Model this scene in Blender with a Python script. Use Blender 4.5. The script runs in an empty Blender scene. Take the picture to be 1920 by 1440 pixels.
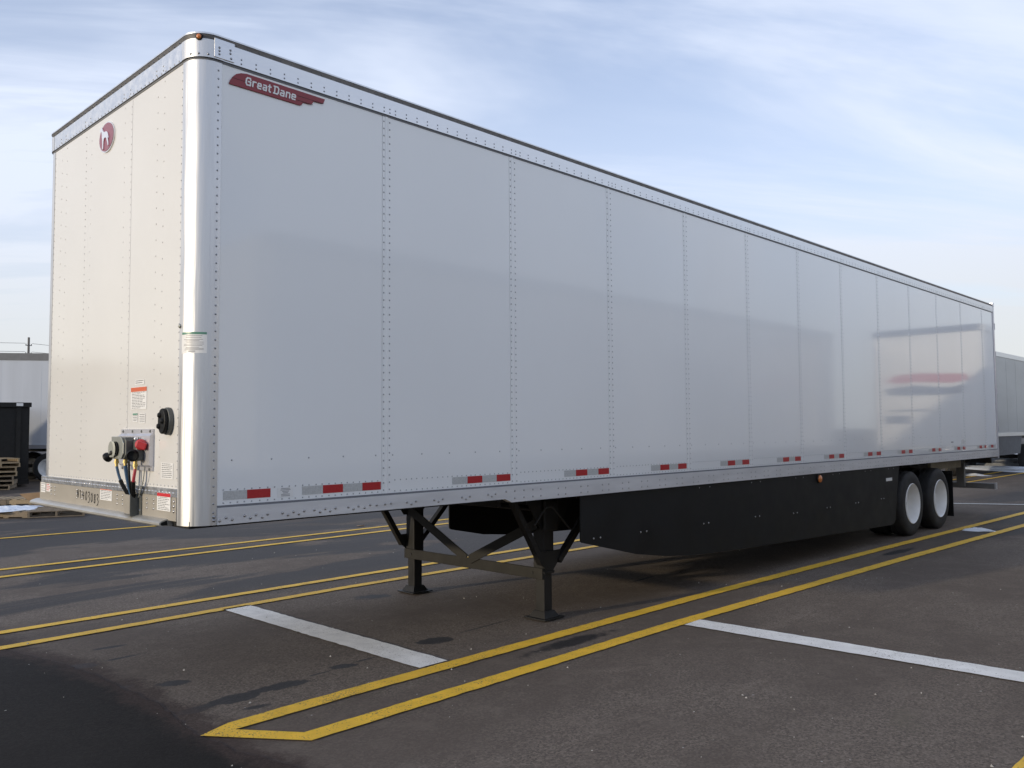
import bpy, bmesh, math, random
from mathutils import Vector, Matrix
R = math.radians
rnd = random.Random(7)
sc = bpy.context.scene
C = sc.collection

# ------------------------------------------------------------------ camera
cam_d = bpy.data.cameras.new('camera'); cam = bpy.data.objects.new('camera', cam_d); C.objects.link(cam)
rt = Vector((0.69865353, -0.71542653, -0.00693735)); up = Vector((-0.03391405, -0.04280127, 0.99850783)); fw = Vector((0.71465592, 0.69737575, 0.05416627))
cam.matrix_world = Matrix(((rt.x, up.x, -fw.x, -2.17322), (rt.y, up.y, -fw.y, -4.69094), (rt.z, up.z, -fw.z, 1.67006), (0, 0, 0, 1)))
cam_d.sensor_width = 36; cam_d.lens = 29.632; cam_d.clip_start = 0.05; cam_d.clip_end = 3000
sc.camera = cam

# ------------------------------------------------------------------ sky, sun, exposure
SUN_AZ = R(168.3)          # direction towards the sun, counter-clockwise from +X
SUN_EL = R(9.5)
w = bpy.data.worlds.new('World'); sc.world = w; w.use_nodes = True
nt = w.node_tree; nt.nodes.clear()
def N(t, **k):
    n = nt.nodes.new(t)
    for a, b in k.items(): setattr(n, a, b)
    return n
def L(a, b): nt.links.new(a, b)
out = N('ShaderNodeOutputWorld'); bg = N('ShaderNodeBackground'); bg.inputs['Strength'].default_value = 0.15
sky = N('ShaderNodeTexSky', sky_type='NISHITA', sun_disc=False)
sky.sun_elevation = SUN_EL; sky.sun_rotation = R(90) - SUN_AZ; sky.air_density = 1.0; sky.dust_density = 0.6; sky.ozone_density = 1.6; sky.altitude = 100
tc = N('ShaderNodeTexCoord'); sep = N('ShaderNodeSeparateXYZ'); L(tc.outputs['Generated'], sep.inputs[0])
def M(op, a, b=None, c=None, clamp=False):
    n = N('ShaderNodeMath', operation=op, use_clamp=clamp)
    for i, x in enumerate((a, b, c)):
        if x is None: continue
        if isinstance(x, (int, float)): n.inputs[i].default_value = x
        else: L(x, n.inputs[i])
    return n.outputs[0]
zc = M('MAXIMUM', sep.outputs[2], 0.0); den = M('ADD', zc, 0.16)
cx = M('DIVIDE', sep.outputs[0], den); cy = M('DIVIDE', sep.outputs[1], den)
comb = N('ShaderNodeCombineXYZ'); L(cx, comb.inputs[0]); L(cy, comb.inputs[1])
def cloud(rot, scale, detail, rough, dist, seed):
    mp = N('ShaderNodeMapping', vector_type='TEXTURE'); mp.inputs['Rotation'].default_value = (0, 0, R(rot)); mp.inputs['Scale'].default_value = scale; mp.inputs['Location'].default_value = (seed, seed * 1.7, seed * .3)
    L(comb.outputs[0], mp.inputs[0])
    nz = N('ShaderNodeTexNoise'); nz.inputs['Scale'].default_value = 1.0; nz.inputs['Detail'].default_value = detail; nz.inputs['Roughness'].default_value = rough; nz.inputs['Distortion'].default_value = dist
    L(mp.outputs[0], nz.inputs['Vector']); return nz.outputs['Fac']
def mr(v, a, b, c=0.0, d=1.0, smooth=True):
    n = N('ShaderNodeMapRange', interpolation_type='SMOOTHSTEP' if smooth else 'LINEAR')
    n.inputs['From Min'].default_value = a; n.inputs['From Max'].default_value = b; n.inputs['To Min'].default_value = c; n.inputs['To Max'].default_value = d
    L(v, n.inputs['Value']); return n.outputs[0]
c1 = mr(cloud(-38, (2.6, .75, 1), 6, 0.58, 0.7, 3.1), 0.38, 0.64)
c2 = mr(cloud(-30, (1.5, .24, 1), 6, 0.6, 1.0, 8.7), 0.45, 0.72)
c3 = mr(cloud(-20, (2.4, 2.0, 1), 3, 0.5, 0.3, 5.3), 0.35, 0.7)
veil = M('ADD', M('MULTIPLY', c1, 0.46), M('MULTIPLY', c2, M('MULTIPLY', c3, 0.48)))
hz = mr(zc, 0.02, 0.58, 1.0, 0.0)
veil = M('ADD', veil, M('MULTIPLY', hz, 0.66))
veil = M('ADD', veil, 0.27, clamp=True)
lp = mr(zc, 0.0, 0.30)
ccol = N('ShaderNodeMix', data_type='RGBA'); L(lp, ccol.inputs[0]); ccol.inputs[6].default_value = (3.75, 3.85, 3.78, 1); ccol.inputs[7].default_value = (4.0, 4.4, 5.25, 1)
mixc = N('ShaderNodeMix', data_type='RGBA'); L(veil, mixc.inputs[0])
gain = N('ShaderNodeMix', data_type='RGBA', blend_type='MULTIPLY'); gain.inputs[0].default_value = 1; gain.inputs[7].default_value = (0.86, 0.92, 1.15, 1)
L(sky.outputs[0], gain.inputs[6]); L(gain.outputs[2], mixc.inputs[6]); L(ccol.outputs[2], mixc.inputs[7])
L(mixc.outputs[2], bg.inputs[0]); L(bg.outputs[0], out.inputs[0])

sd = bpy.data.lights.new('sun', 'SUN'); sun = bpy.data.objects.new('sun', sd); C.objects.link(sun)
sd.energy = 2.0; sd.angle = R(1.2); sd.color = (1.0, 0.85, 0.63)
sdir = Vector((math.cos(SUN_AZ) * math.cos(SUN_EL), math.sin(SUN_AZ) * math.cos(SUN_EL), math.sin(SUN_EL)))
sun.rotation_euler = sdir.to_track_quat('Z', 'Y').to_euler(); sun.location = sdir * 60
sc.view_settings.view_transform = 'Standard'; sc.view_settings.look = 'None'; sc.view_settings.gamma = 1; sc.view_settings.use_curve_mapping = False
sc.view_settings.exposure = 0.45
sc.cycles.use_denoising = True
sc.cycles.max_bounces = 6; sc.cycles.diffuse_bounces = 3; sc.cycles.glossy_bounces = 3; sc.cycles.transmission_bounces = 2
sc.cycles.use_adaptive_sampling = True; sc.cycles.adaptive_threshold = 0.015
w.cycles.sampling_method = 'MANUAL'; w.cycles.sample_map_resolution = 512

# ------------------------------------------------------------------ mesh helpers
def tag(o, label=None, cat=None, group=None, kind=None):
    for k, x in (('label', label), ('category', cat), ('group', group), ('kind', kind)):
        if x: o[k] = x
    return o
def empty(name, loc=(0, 0, 0), rz=0.0, label=None, cat=None, group=None):
    o = bpy.data.objects.new(name, None); C.objects.link(o); o.location = loc; o.rotation_euler = (0, 0, rz); o.empty_display_size = .2
    return tag(o, label, cat, group)
class MB:
    def __init__(s): s.v = []; s.f = []
    def add(s, vs, fs):
        n = len(s.v); s.v += [tuple(q) for q in vs]; s.f += [tuple(i + n for i in f) for f in fs]; return s
    def box(s, x0, x1, y0, y1, z0, z1):
        return s.add([(x0, y0, z0), (x1, y0, z0), (x1, y1, z0), (x0, y1, z0), (x0, y0, z1), (x1, y0, z1), (x1, y1, z1), (x0, y1, z1)],
                     [(0, 3, 2, 1), (4, 5, 6, 7), (0, 1, 5, 4), (1, 2, 6, 5), (2, 3, 7, 6), (3, 0, 4, 7)])
    def beam(s, p, q, w_, h, upv=(0, 0, 1)):
        p = Vector(p); q = Vector(q); d = (q - p).normalized(); a = d.cross(Vector(upv)).normalized(); b = a.cross(d)
        a *= w_ / 2; b *= h / 2; vs = []
        for c in (p, q): vs += [c - a - b, c + a - b, c + a + b, c - a + b]
        return s.add(vs, [(0, 1, 2, 3), (7, 6, 5, 4), (0, 4, 5, 1), (1, 5, 6, 2), (2, 6, 7, 3), (3, 7, 4, 0)])
    def prism(s, poly, off):
        n = len(poly); off = Vector(off); a = [Vector(p) for p in poly]
        return s.add(a + [p + off for p in a], [tuple(range(n)), tuple(range(2 * n - 1, n - 1, -1))] + [(i, (i + 1) % n, (i + 1) % n + n, i + n) for i in range(n)])
    def tube(s, pts, r, n=8):
        pts = [Vector(p) for p in pts]; m = len(pts); vs = []; rr = r if isinstance(r, (list, tuple)) else [r] * m
        d0 = (pts[1] - pts[0]).normalized(); a = d0.orthogonal().normalized()
        for i, p in enumerate(pts):
            d = (pts[min(i + 1, m - 1)] - pts[max(i - 1, 0)]).normalized(); a = (a - d * a.dot(d)).normalized(); b = d.cross(a)
            vs += [p + (a * math.cos(2 * math.pi * k / n) + b * math.sin(2 * math.pi * k / n)) * rr[i] for k in range(n)]
        fs = [(i * n + k, i * n + (k + 1) % n, (i + 1) * n + (k + 1) % n, (i + 1) * n + k) for i in range(m - 1) for k in range(n)]
        fs += [tuple(range(n - 1, -1, -1)), tuple(range((m - 1) * n, m * n))]
        return s.add(vs, fs)
    def lathe(s, prof, o, ax, n=32, closed=False):
        o = Vector(o); ax = Vector(ax).normalized(); a = ax.orthogonal().normalized(); b = ax.cross(a); vs = []
        for r, t in prof: vs += [o + ax * t + (a * math.cos(2 * math.pi * k / n) + b * math.sin(2 * math.pi * k / n)) * max(r, 1e-4) for k in range(n)]
        m = len(prof); rng = range(m if closed else m - 1)
        return s.add(vs, [(i * n + k, i * n + (k + 1) % n, ((i + 1) % m) * n + (k + 1) % n, ((i + 1) % m) * n + k) for i in rng for k in range(n)])
    def dome(s, c, nrm, r, h, n=8):
        return s.lathe([(r, -.001), (r * .92, h * .35), (r * .6, h * .85), (0.0001, h)], c, nrm, n)
    def sweep(s, prof, path, caps=True):
        # prof: (outward, z); path: (x, y, nx, ny)
        n = len(prof); vs = []
        for x, y, nx, ny in path: vs += [(x + nx * o, y + ny * o, z) for o, z in prof]
        m = len(path)
        fs = [(i * n + k, (i + 1) * n + k, (i + 1) * n + (k + 1) % n, i * n + (k + 1) % n) for i in range(m - 1) for k in range(n)]
        if caps: fs += [tuple(range(n)), tuple(range(m * n - 1, (m - 1) * n - 1, -1))]
        return s.add(vs, fs)
    def mesh(s, name, mat, smooth=False):
        me = bpy.data.meshes.new(name); bm = bmesh.new()
        vv = [bm.verts.new(p) for p in s.v]
        for f in s.f:
            try: bm.faces.new([vv[i] for i in f])
            except ValueError: pass
        bmesh.ops.recalc_face_normals(bm, faces=bm.faces)
        bm.to_mesh(me); bm.free()
        if smooth:
            for p in me.polygons: p.use_smooth = True
            try: me.set_sharp_from_angle(angle=R(38))
            except Exception: pass
        me.materials.append(mat); return me
    def build(s, name, mat, parent=None, smooth=False, bevel=0, loc=None, kind=None, label=None):
        o = bpy.data.objects.new(name, s.mesh(name, mat, smooth)); C.objects.link(o); o.parent = parent
        if loc: o.location = loc
        if kind: o['kind'] = kind
        if label: o['label'] = label
        if bevel:
            m = o.modifiers.new('bevel', 'BEVEL'); m.width = bevel; m.segments = 2; m.limit_method = 'ANGLE'; m.angle_limit = R(40)
        return o
def inst(name, me, parent, loc=(0, 0, 0), rot=(0, 0, 0)):
    o = bpy.data.objects.new(name, me); C.objects.link(o); o.parent = parent; o.location = loc; o.rotation_euler = rot; return o
def copy_tree(o, parent=None):
    c = o.copy(); C.objects.link(c); c.parent = parent
    for ch in o.children: copy_tree(ch, c)
    return c

# ------------------------------------------------------------------ materials
def mat(name, col, rough=.5, metal=0.0, spec=.5, coat=0.0, var=0.0, vscale=6.0, bump=0.0, bscale=40.0, stretch=(1, 1, 1), rvar=0.0, emit=None):
    m = bpy.data.materials.new(name); m.use_nodes = True; t = m.node_tree; b = t.nodes['Principled BSDF']
    b.inputs['Base Color'].default_value = (*col, 1); b.inputs['Roughness'].default_value = rough; b.inputs['Metallic'].default_value = metal
    b.inputs['Specular IOR Level'].default_value = spec; b.inputs['Coat Weight'].default_value = coat; b.inputs['Coat Roughness'].default_value = .03
    if var or bump or rvar:
        tcn = t.nodes.new('ShaderNodeTexCoord'); mp = t.nodes.new('ShaderNodeMapping'); mp.inputs['Scale'].default_value = stretch
        t.links.new(tcn.outputs['Object'], mp.inputs[0])
    if var or rvar:
        nz = t.nodes.new('ShaderNodeTexNoise'); nz.inputs['Scale'].default_value = vscale; nz.inputs['Detail'].default_value = 5; t.links.new(mp.outputs[0], nz.inputs['Vector'])
    if var:
        r = t.nodes.new('ShaderNodeMix'); r.data_type = 'RGBA'; r.inputs[6].default_value = (*[max(0, c * (1 - var)) for c in col], 1); r.inputs[7].default_value = (*[min(1, c * (1 + var)) for c in col], 1)
        q = t.nodes.new('ShaderNodeMapRange'); q.inputs[1].default_value = .3; q.inputs[2].default_value = .7; t.links.new(nz.outputs['Fac'], q.inputs[0])
        t.links.new(q.outputs[0], r.inputs[0]); t.links.new(r.outputs[2], b.inputs['Base Color'])
    if rvar:
        q = t.nodes.new('ShaderNodeMapRange'); q.inputs[1].default_value = .3; q.inputs[2].default_value = .7; q.inputs[3].default_value = max(0, rough - rvar); q.inputs[4].default_value = rough + rvar
        t.links.new(nz.outputs['Fac'], q.inputs[0]); t.links.new(q.outputs[0], b.inputs['Roughness'])
    if bump:
        n2 = t.nodes.new('ShaderNodeTexNoise'); n2.inputs['Scale'].default_value = bscale; n2.inputs['Detail'].default_value = 3; t.links.new(mp.outputs[0], n2.inputs['Vector'])
        bp = t.nodes.new('ShaderNodeBump'); bp.inputs['Strength'].default_value = 1; bp.inputs['Distance'].default_value = bump
        t.links.new(n2.outputs['Fac'], bp.inputs['Height']); t.links.new(bp.outputs[0], b.inputs['Normal'])
    return m
MT = dict(
    panel=mat('panel_white', (.85, .86, .86), .10, spec=.55, coat=.40, bump=.0016, bscale=.9, stretch=(1, 1, .5), var=.02, vscale=.7),
    front=mat('front_white', (.69, .682, .662), .14, spec=.6, bump=.003, bscale=1.2, var=.02, vscale=1.5),
    alu=mat('aluminium_rail', (.66, .67, .69), .38, 1.0, var=.07, vscale=5, stretch=(.6, 4, 4), rvar=.06, bump=.0006, bscale=30),
    rail=mat('rail_aluminium_dull', (.62, .62, .63), .45, .18, var=.10, vscale=4, stretch=(.5, 4, 4), rvar=.06, bump=.0006, bscale=30),
    post=mat('aluminium_post', (.62, .62, .625), .44, 1.0, var=.08, vscale=3, stretch=(14, 14, .7), rvar=.10, bump=.0018, bscale=3),
    gutter=mat('shaded_gutter_metal', (.26, .26, .27), .5, .7, var=.2, vscale=9),  # rail aluminium darkened to stand for the shade below the roof edge
    darkgrey=mat('dark_grey', (.16, .165, .18), .6),  # shared by the joint seal, the lip shadow strips and the inner shells
    rivet=mat('rivet_steel', (.34, .35, .37), .35, .9),
    rivetw=mat('darkened_rivet', (.40, .41, .42), .38, .3),  # darker than the panels, for the dark surroundings mirrored in the domes
    bolt=mat('bolt_zinc', (.42, .42, .43), .3, 1.0),
    sill=mat('sill_primer', (.40, .37, .32), .45, .25, var=.06, vscale=4),
    lip=mat('sill_lip_galvanised', (.50, .49, .46), .42, .6, var=.1, vscale=6),
    black=mat('black_plastic', (.007, .0075, .008), .55, spec=.25, var=.3, vscale=3, rvar=.08),
    blackm=mat('black_painted_steel', (.013, .0125, .012), .55, 0, spec=.3, var=.4, vscale=7, rvar=.12, bump=.0006, bscale=90),
    olive=mat('dusty_steel', (.015, .0138, .0115), .65, 0, spec=.3, var=.3, vscale=6, bump=.0006, bscale=60),
    rubber=mat('tyre_rubber', (.020, .020, .021), .75, var=.3, vscale=8, bump=.0008, bscale=60),
    rim=mat('white_rim', (.85, .85, .84), .35, var=.06, vscale=6),
    redtape=mat('red_reflective', (.42, .018, .022), .35, var=.08, vscale=60),
    siltape=mat('silver_reflective', (.50, .51, .51), .38, .1, var=.12, vscale=90),
    maroon=mat('logo_maroon', (.25, .024, .034), .35),
    emblem=mat('emblem_plum', (.27, .075, .105), .3),
    white=mat('sticker_white', (.78, .78, .77), .4),
    silver=mat('emblem_silver', (.78, .78, .80), .25, .6),
    orange=mat('sticker_orange', (.62, .13, .05), .4),
    stred=mat('sticker_red', (.58, .03, .04), .4),
    stgreen=mat('sticker_green', (.10, .26, .19), .4),
    ink=mat('ink_grey', (.16, .16, .17), .6),
    inkl=mat('ink_light', (.36, .36, .37), .6),
    amber=mat('amber_lens', (.62, .20, .05), .2, coat=.5),
    grey=mat('cast_grey', (.10, .105, .10), .5, .3, var=.15, vscale=20),
    ltgrey=mat('nickel_grey', (.36, .37, .34), .45, .6),
    brass=mat('brass', (.52, .40, .16), .35, .9),
    redp=mat('red_gladhand', (.52, .035, .04), .4),
    blueh=mat('blue_hose', (.05, .11, .20), .5),
    redh=mat('red_hose', (.40, .03, .05), .5),
    plate=mat('nose_plate_aluminium', (.62, .62, .66), .42, .7, var=.05, vscale=8),
    tan=mat('tan_subframe', (.24, .21, .15), .6, .2, var=.2),
    wood=mat('pallet_wood', (.40, .30, .18), .8, var=.25, vscale=5, stretch=(3, 14, 14), bump=.002, bscale=30),
    woodg=mat('weathered_wood', (.23, .18, .125), .85, var=.3, vscale=5, stretch=(3, 14, 14), bump=.002, bscale=30),
    stone=mat('pale_stone', (.42, .40, .37), .9, var=.3, vscale=3),
    cardboard=mat('cardboard', (.34, .22, .12), .85, var=.1),
    snow=mat('snow', (.80, .84, .90), .7, var=.06, vscale=8, bump=.02, bscale=14),
    dsnow=mat('dirty_snow', (.30, .31, .32), .8, var=.35, vscale=5, bump=.03, bscale=10),
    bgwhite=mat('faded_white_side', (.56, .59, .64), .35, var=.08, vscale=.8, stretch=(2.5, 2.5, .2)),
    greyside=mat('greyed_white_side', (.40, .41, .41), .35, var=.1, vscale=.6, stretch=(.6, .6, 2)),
    bggrey=mat('grey_rail_paint', (.20, .20, .20), .5, .3, var=.1),
    bgskirt=mat('grey_skirt', (.10, .105, .115), .6, var=.15),
    poleg=mat('weathered_pole', (.16, .15, .14), .8),
    wall=mat('warehouse_wall', (.40, .38, .35), .7, var=.08, vscale=.3),
    redg=mat('red_graphic', (.40, .06, .07), .4), blueg=mat('navy_graphic', (.05, .07, .13), .4),
)

def asphalt(name, c_dry, c_wet, lane):
    m = bpy.data.materials.new(name); m.use_nodes = True; t = m.node_tree; b = t.nodes['Principled BSDF']
    nn = t.nodes.new; lk = t.links.new
    tcn = nn('ShaderNodeTexCoord'); P = tcn.outputs['Object']; sp = nn('ShaderNodeSeparateXYZ'); lk(P, sp.inputs[0])
    def ma(op, a, b_=None, clamp=False):
        n = nn('ShaderNodeMath'); n.operation = op; n.use_clamp = clamp
        for i, x in enumerate((a, b_)):
            if x is None: continue
            if isinstance(x, (int, float)): n.inputs[i].default_value = x
            else: lk(x, n.inputs[i])
        return n.outputs[0]
    def mrg(v, a, b_, c=0.0, d=1.0):
        n = nn('ShaderNodeMapRange'); n.interpolation_type = 'SMOOTHSTEP'
        for i, x in enumerate((a, b_, c, d)): n.inputs[i + 1].default_value = x
        lk(v, n.inputs[0]); return n.outputs[0]
    def noise(scale, det=4, rough=.55, st=(1, 1, 1), loc=(0, 0, 0), dist=0.0, rot=0.0):
        mp = nn('ShaderNodeMapping'); mp.inputs['Scale'].default_value = st; mp.inputs['Location'].default_value = loc; mp.inputs['Rotation'].default_value = (0, 0, rot); lk(P, mp.inputs[0])
        n = nn('ShaderNodeTexNoise'); n.inputs['Scale'].default_value = scale; n.inputs['Detail'].default_value = det; n.inputs['Roughness'].default_value = rough; n.inputs['Distortion'].default_value = dist
        lk(mp.outputs[0], n.inputs['Vector']); return n.outputs['Fac']
    def mixc(f, a, b_, mode='MIX'):
        n = nn('ShaderNodeMix'); n.data_type = 'RGBA'; n.blend_type = mode
        if isinstance(f, (int, float)): n.inputs[0].default_value = f
        else: lk(f, n.inputs[0])
        for i, x in ((6, a), (7, b_)):
            if isinstance(x, tuple): n.inputs[i].default_value = (*x, 1)
            else: lk(x, n.inputs[i])
        return n.outputs[2]
    agg = noise(70, 3, .75); fine = noise(190, 2, .7); big = noise(.55, 6, .62, (.6, 1, 1)); mid = noise(4, 6, .7)
    vg = nn('ShaderNodeTexVoronoi'); vg.inputs['Scale'].default_value = 75; lk(P, vg.inputs['Vector']); vsep = nn('ShaderNodeSeparateColor'); lk(vg.outputs['Color'], vsep.inputs[0])
    lum = ma('ADD', ma('MULTIPLY', mrg(agg, .40, .60), .38), ma('ADD', ma('MULTIPLY', mrg(fine, .40, .60), .22), ma('MULTIPLY', ma('POWER', vsep.outputs[0], 1.6), .52)))
    dark = tuple(c * .40 for c in c_dry); lite = tuple(c * 1.65 for c in c_dry)
    col = mixc(lum, dark, lite)
    col = mixc(ma('MULTIPLY', mrg(big, .42, .60), .72), col, tuple(c * k for c, k in zip(c_dry, (.72, .70, .70))))
    col = mixc(ma('MULTIPLY', mrg(mid, .48, .66), .3), col, tuple(c * 1.3 for c in c_dry))
    # pale dusty scuffs
    sc1 = noise(1.3, 7, .72, (.5, 1.6, 1), (3, 7, 0), .6)
    col = mixc(ma('MULTIPLY', ma('MULTIPLY', mrg(sc1, .58, .72), mrg(agg, .42, .62)), .55), col, tuple(c * 2.4 for c in c_dry))
    # light stone chips
    vo = nn('ShaderNodeTexVoronoi'); vo.inputs['Scale'].default_value = 7.0; lk(P, vo.inputs['Vector'])
    chip = ma('MULTIPLY', ma('LESS_THAN', vo.outputs['Distance'], .045), ma('GREATER_THAN', vo.outputs['Color'], .55))
    col = mixc(ma('MULTIPLY', chip, .8), col, (.42, .40, .37))
    rough = mrg(agg, .2, .8, .72, .95)
    if not lane:
        # damp film in long feathered sheets behind and beside the stalls
        dw = noise(.42, 7, .62, (.30, 1.0, 1), (1.3, 4.1, 0), .5)
        damp = ma('MULTIPLY', mrg(dw, .44, .495), mrg(sp.outputs[1], 2.6, 4.0))
        dw2 = noise(.5, 6, .6, (.35, 1.0, 1), (9, 2, 0), .5)
        damp = ma('MAXIMUM', damp, ma('MULTIPLY', mrg(dw2, .46, .56), ma('MULTIPLY', mrg(sp.outputs[0], 9, 14), mrg(sp.outputs[1], 3.5, -1.0))))
        wob = noise(3.2, 5, .65); wob2 = noise(14, 3, .6)
        def spot(x, y, rx, ry, a, soft=.5):
            mp = nn('ShaderNodeMapping'); mp.vector_type = 'TEXTURE'; mp.inputs['Location'].default_value = (x, y, 0); mp.inputs['Rotation'].default_value = (0, 0, R(a)); mp.inputs['Scale'].default_value = (rx, ry, 1); lk(P, mp.inputs[0])
            ln = nn('ShaderNodeVectorMath'); ln.operation = 'LENGTH'; lk(mp.outputs[0], ln.inputs[0])
            d = ma('ADD', ln.outputs['Value'], ma('ADD', ma('MULTIPLY', ma('SUBTRACT', wob, .5), 1.1), ma('MULTIPLY', ma('SUBTRACT', wob2, .5), .9)))
            return mrg(d, 1.0, 1.0 - soft)
        st = None
        for a in ((.2, .30, .15, .065, 5, .25), (.46, .32, .19, .085, 0, .2), (.78, .34, .23, .075, -8, .2), (1.1, .40, .13, .016, 2, .6), (1.33, .44, .11, .06, -20, .25), (1.56, .46, .14, .016, 0, .6), (.34, .92, .13, .085, -20, .4),
                  (.05, 1.82, .14, .075, -15, .25), (.39, 2.22, .15, .04, -5, .5), (.33, 1.83, .18, .03, 2, .6), (.47, .07, .11, .045, -10, .5), (.02, 1.09, .13, .05, -10, .6), (2.26, .51, .16, .10, -15, .2), (2.89, .57, .5, .018, 4, .7), (2.96, -.32, .6, .11, 0, .5),
                  (2.98, 2.32, .26, .14, -20, .5), (9.6, -.42, .55, .09, -2, .3), (5.6, .9, .4, .03, 5, .6)):
            s_ = spot(*a); st = s_ if st is None else ma('MAXIMUM', st, s_)
        wet = ma('MAXIMUM', ma('MULTIPLY', damp, .85), st, clamp=True)
        col = mixc(ma('MULTIPLY', wet, .92), col, mixc(lum, tuple(c * .75 for c in c_wet), tuple(c * 1.35 for c in c_wet)))
        rough = ma('SUBTRACT', rough, ma('MULTIPLY', wet, .20))
        # tan dust near the right foreground
        dst = ma('MULTIPLY', spot(2.9, -2.85, .35, .12, 20, .9), .5)
        col = mixc(dst, col, (.14, .12, .09))
    # rusty run-off along the paving joint
    ed = noise(2.0, 7, .72, (1, .6, 1), (2, 0, 0)); ed2 = noise(9, 4, .65)
    bx_ = ma('ADD', sp.outputs[0], ma('ADD', ma('MULTIPLY', ma('SUBTRACT', ed, .5), .5), ma('MULTIPLY', ma('SUBTRACT', ed2, .5), .22)))
    slope = mrg(sp.outputs[1], 1.2, 3.0, -.07, .16)
    band = mrg(ma('ABSOLUTE', ma('ADD', bx_, slope)), .20, .04)
    col = mixc(ma('MULTIPLY', band, .82), col, mixc(lum, (.030, .020, .017), (.075, .052, .044)))
    lk(col, b.inputs['Base Color']); lk(rough, b.inputs['Roughness']); b.inputs['Specular IOR Level'].default_value = .2
    bp = nn('ShaderNodeBump'); bp.inputs['Strength'].default_value = .8; bp.inputs['Distance'].default_value = .002; lk(ma('ADD', agg, ma('MULTIPLY', mid, .5)), bp.inputs['Height']); lk(bp.outputs[0], b.inputs['Normal'])
    return m
MT['asphalt'] = asphalt('old_asphalt', (.150, .123, .101), (.024, .023, .0245), False)
MT['lane'] = asphalt('fresh_asphalt', (.018, .0155, .0140), (.03, .03, .03), True)

def paint(name, col, dirt, amt):
    m = mat(name, col, .65, var=.10, vscale=7, bump=.003, bscale=95)
    t = m.node_tree; b = t.nodes['Principled BSDF']; src = b.inputs['Base Color'].links[0].from_socket
    tcn = t.nodes.new('ShaderNodeTexCoord')
    n1 = t.nodes.new('ShaderNodeTexNoise'); n1.inputs['Scale'].default_value = 85; n1.inputs['Detail'].default_value = 3; t.links.new(tcn.outputs['Object'], n1.inputs['Vector'])
    n2 = t.nodes.new('ShaderNodeTexNoise'); n2.inputs['Scale'].default_value = 1.6; n2.inputs['Detail'].default_value = 6; n2.inputs['Roughness'].default_value = .7; t.links.new(tcn.outputs['Object'], n2.inputs['Vector'])
    ad = t.nodes.new('ShaderNodeMath'); ad.operation = 'MULTIPLY_ADD'; ad.inputs[1].default_value = .55; t.links.new(n2.outputs['Fac'], ad.inputs[0]); t.links.new(n1.outputs['Fac'], ad.inputs[2])
    mrn = t.nodes.new('ShaderNodeMapRange'); mrn.inputs[1].default_value = .93 - amt; mrn.inputs[2].default_value = 1.02 - amt * .6; t.links.new(ad.outputs[0], mrn.inputs[0])
    mx = t.nodes.new('ShaderNodeMix'); mx.data_type = 'RGBA'; t.links.new(mrn.outputs[0], mx.inputs[0]); t.links.new(src, mx.inputs[6]); mx.inputs[7].default_value = (*dirt, 1)
    t.links.new(mx.outputs[2], b.inputs['Base Color']); return m
MT['yellow'] = paint('yellow_line_paint', (.84, .51, .04), (.16, .12, .07), .045)
MT['whitep'] = paint('white_line_paint', (.84, .83, .80), (.30, .27, .23), .045)

# ------------------------------------------------------------------ ground
tag(MB().add([(-900, -900, 0), (900, -900, 0), (900, 900, 0), (-900, 900, 0)], [(0, 1, 2, 3)]).build('ground', MT['asphalt']), kind='structure')
LX = [(-60, .15), (-3, .15), (-.93, .14), (-.5, .03), (-.16, .0), (.51, .07), (1.33, .05), (2.1, -.04), (2.83, -.2), (4, -.25), (80, -.25)]
def lane_x(y):
    for (a, b), (c, d) in zip(LX[:-1], LX[1:]):
        if a <= y <= c: return b + (d - b) * (y - a) / (c - a)
    return 0.0
edge = []; y = -60.0
while y < 80:
    near = -6 < y < 8
    edge.append((lane_x(y) + (rnd.uniform(-.016, .016) if near else 0), y)); y += .05 if near else 2.0
v = [(-70, q[1], .004) for q in edge] + [(q[0], q[1], .004) for q in edge]; n = len(edge)
tag(MB().add(v, [(i, n + i, n + i + 1, i + 1) for i in range(n - 1)]).build('drive_lane', MT['lane']), kind='structure')

def strip(name, pts, wd, m, label, z=.008, jag=.0045, step=.06, ends=None):
    """paint stripe along a polyline on the ground, ragged edges"""
    P = [Vector(p) for p in pts]; cl = []
    for a, b in zip(P[:-1], P[1:]):
        k = max(1, int((b - a).length / step)); cl += [a.lerp(b, i / k) for i in range(k)]
    cl.append(P[-1]); vs = []
    for i, p in enumerate(cl):
        d = (cl[min(i + 1, len(cl) - 1)] - cl[max(i - 1, 0)]).normalized(); nn_ = Vector((-d.y, d.x)); j = lambda: rnd.uniform(-jag, jag)
        a = p + nn_ * (wd / 2 + j()); b = p - nn_ * (wd / 2 + j()); vs += [(a.x, a.y, z), (b.x, b.y, z)]
    return tag(MB().add(vs, [(2 * i, 2 * i + 1, 2 * i + 3, 2 * i + 2) for i in range(len(cl) - 1)]).build(name, m), kind='structure')
YL = [
    [(.5, -.1375), (1, -.122), (5, -.09), (10, -.17), (16.5, -.33), (18, -.37)],
    [(.5, -.6025), (1, -.60), (4.1, -.58), (9, -.70), (14, -.865), (18, -1.0)],
    [(-.5, 3.36), (3.4, 3.46), (7.8, 3.53), (18, 3.75), (28, 4.04), (46, 4.6)],
    [(-.3, 2.79), (3.06, 2.93), (7.35, 2.925), (18, 3.1), (25.3, 3.28), (46, 3.45)],
    [(.0, 7.04), (6, 7.19), (8.4, 7.29), (18, 7.65)],
    [(.3, 6.45), (5.6, 6.65), (8, 6.75), (18, 7.1)],
    [(.0, 10.62), (4.3, 10.4), (10, 10.35)],
    [(.0, -3.55), (5, -3.55), (18, -3.7)],
    [(.3, -4.05), (5, -4.05), (18, -4.2)],
]
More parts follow.
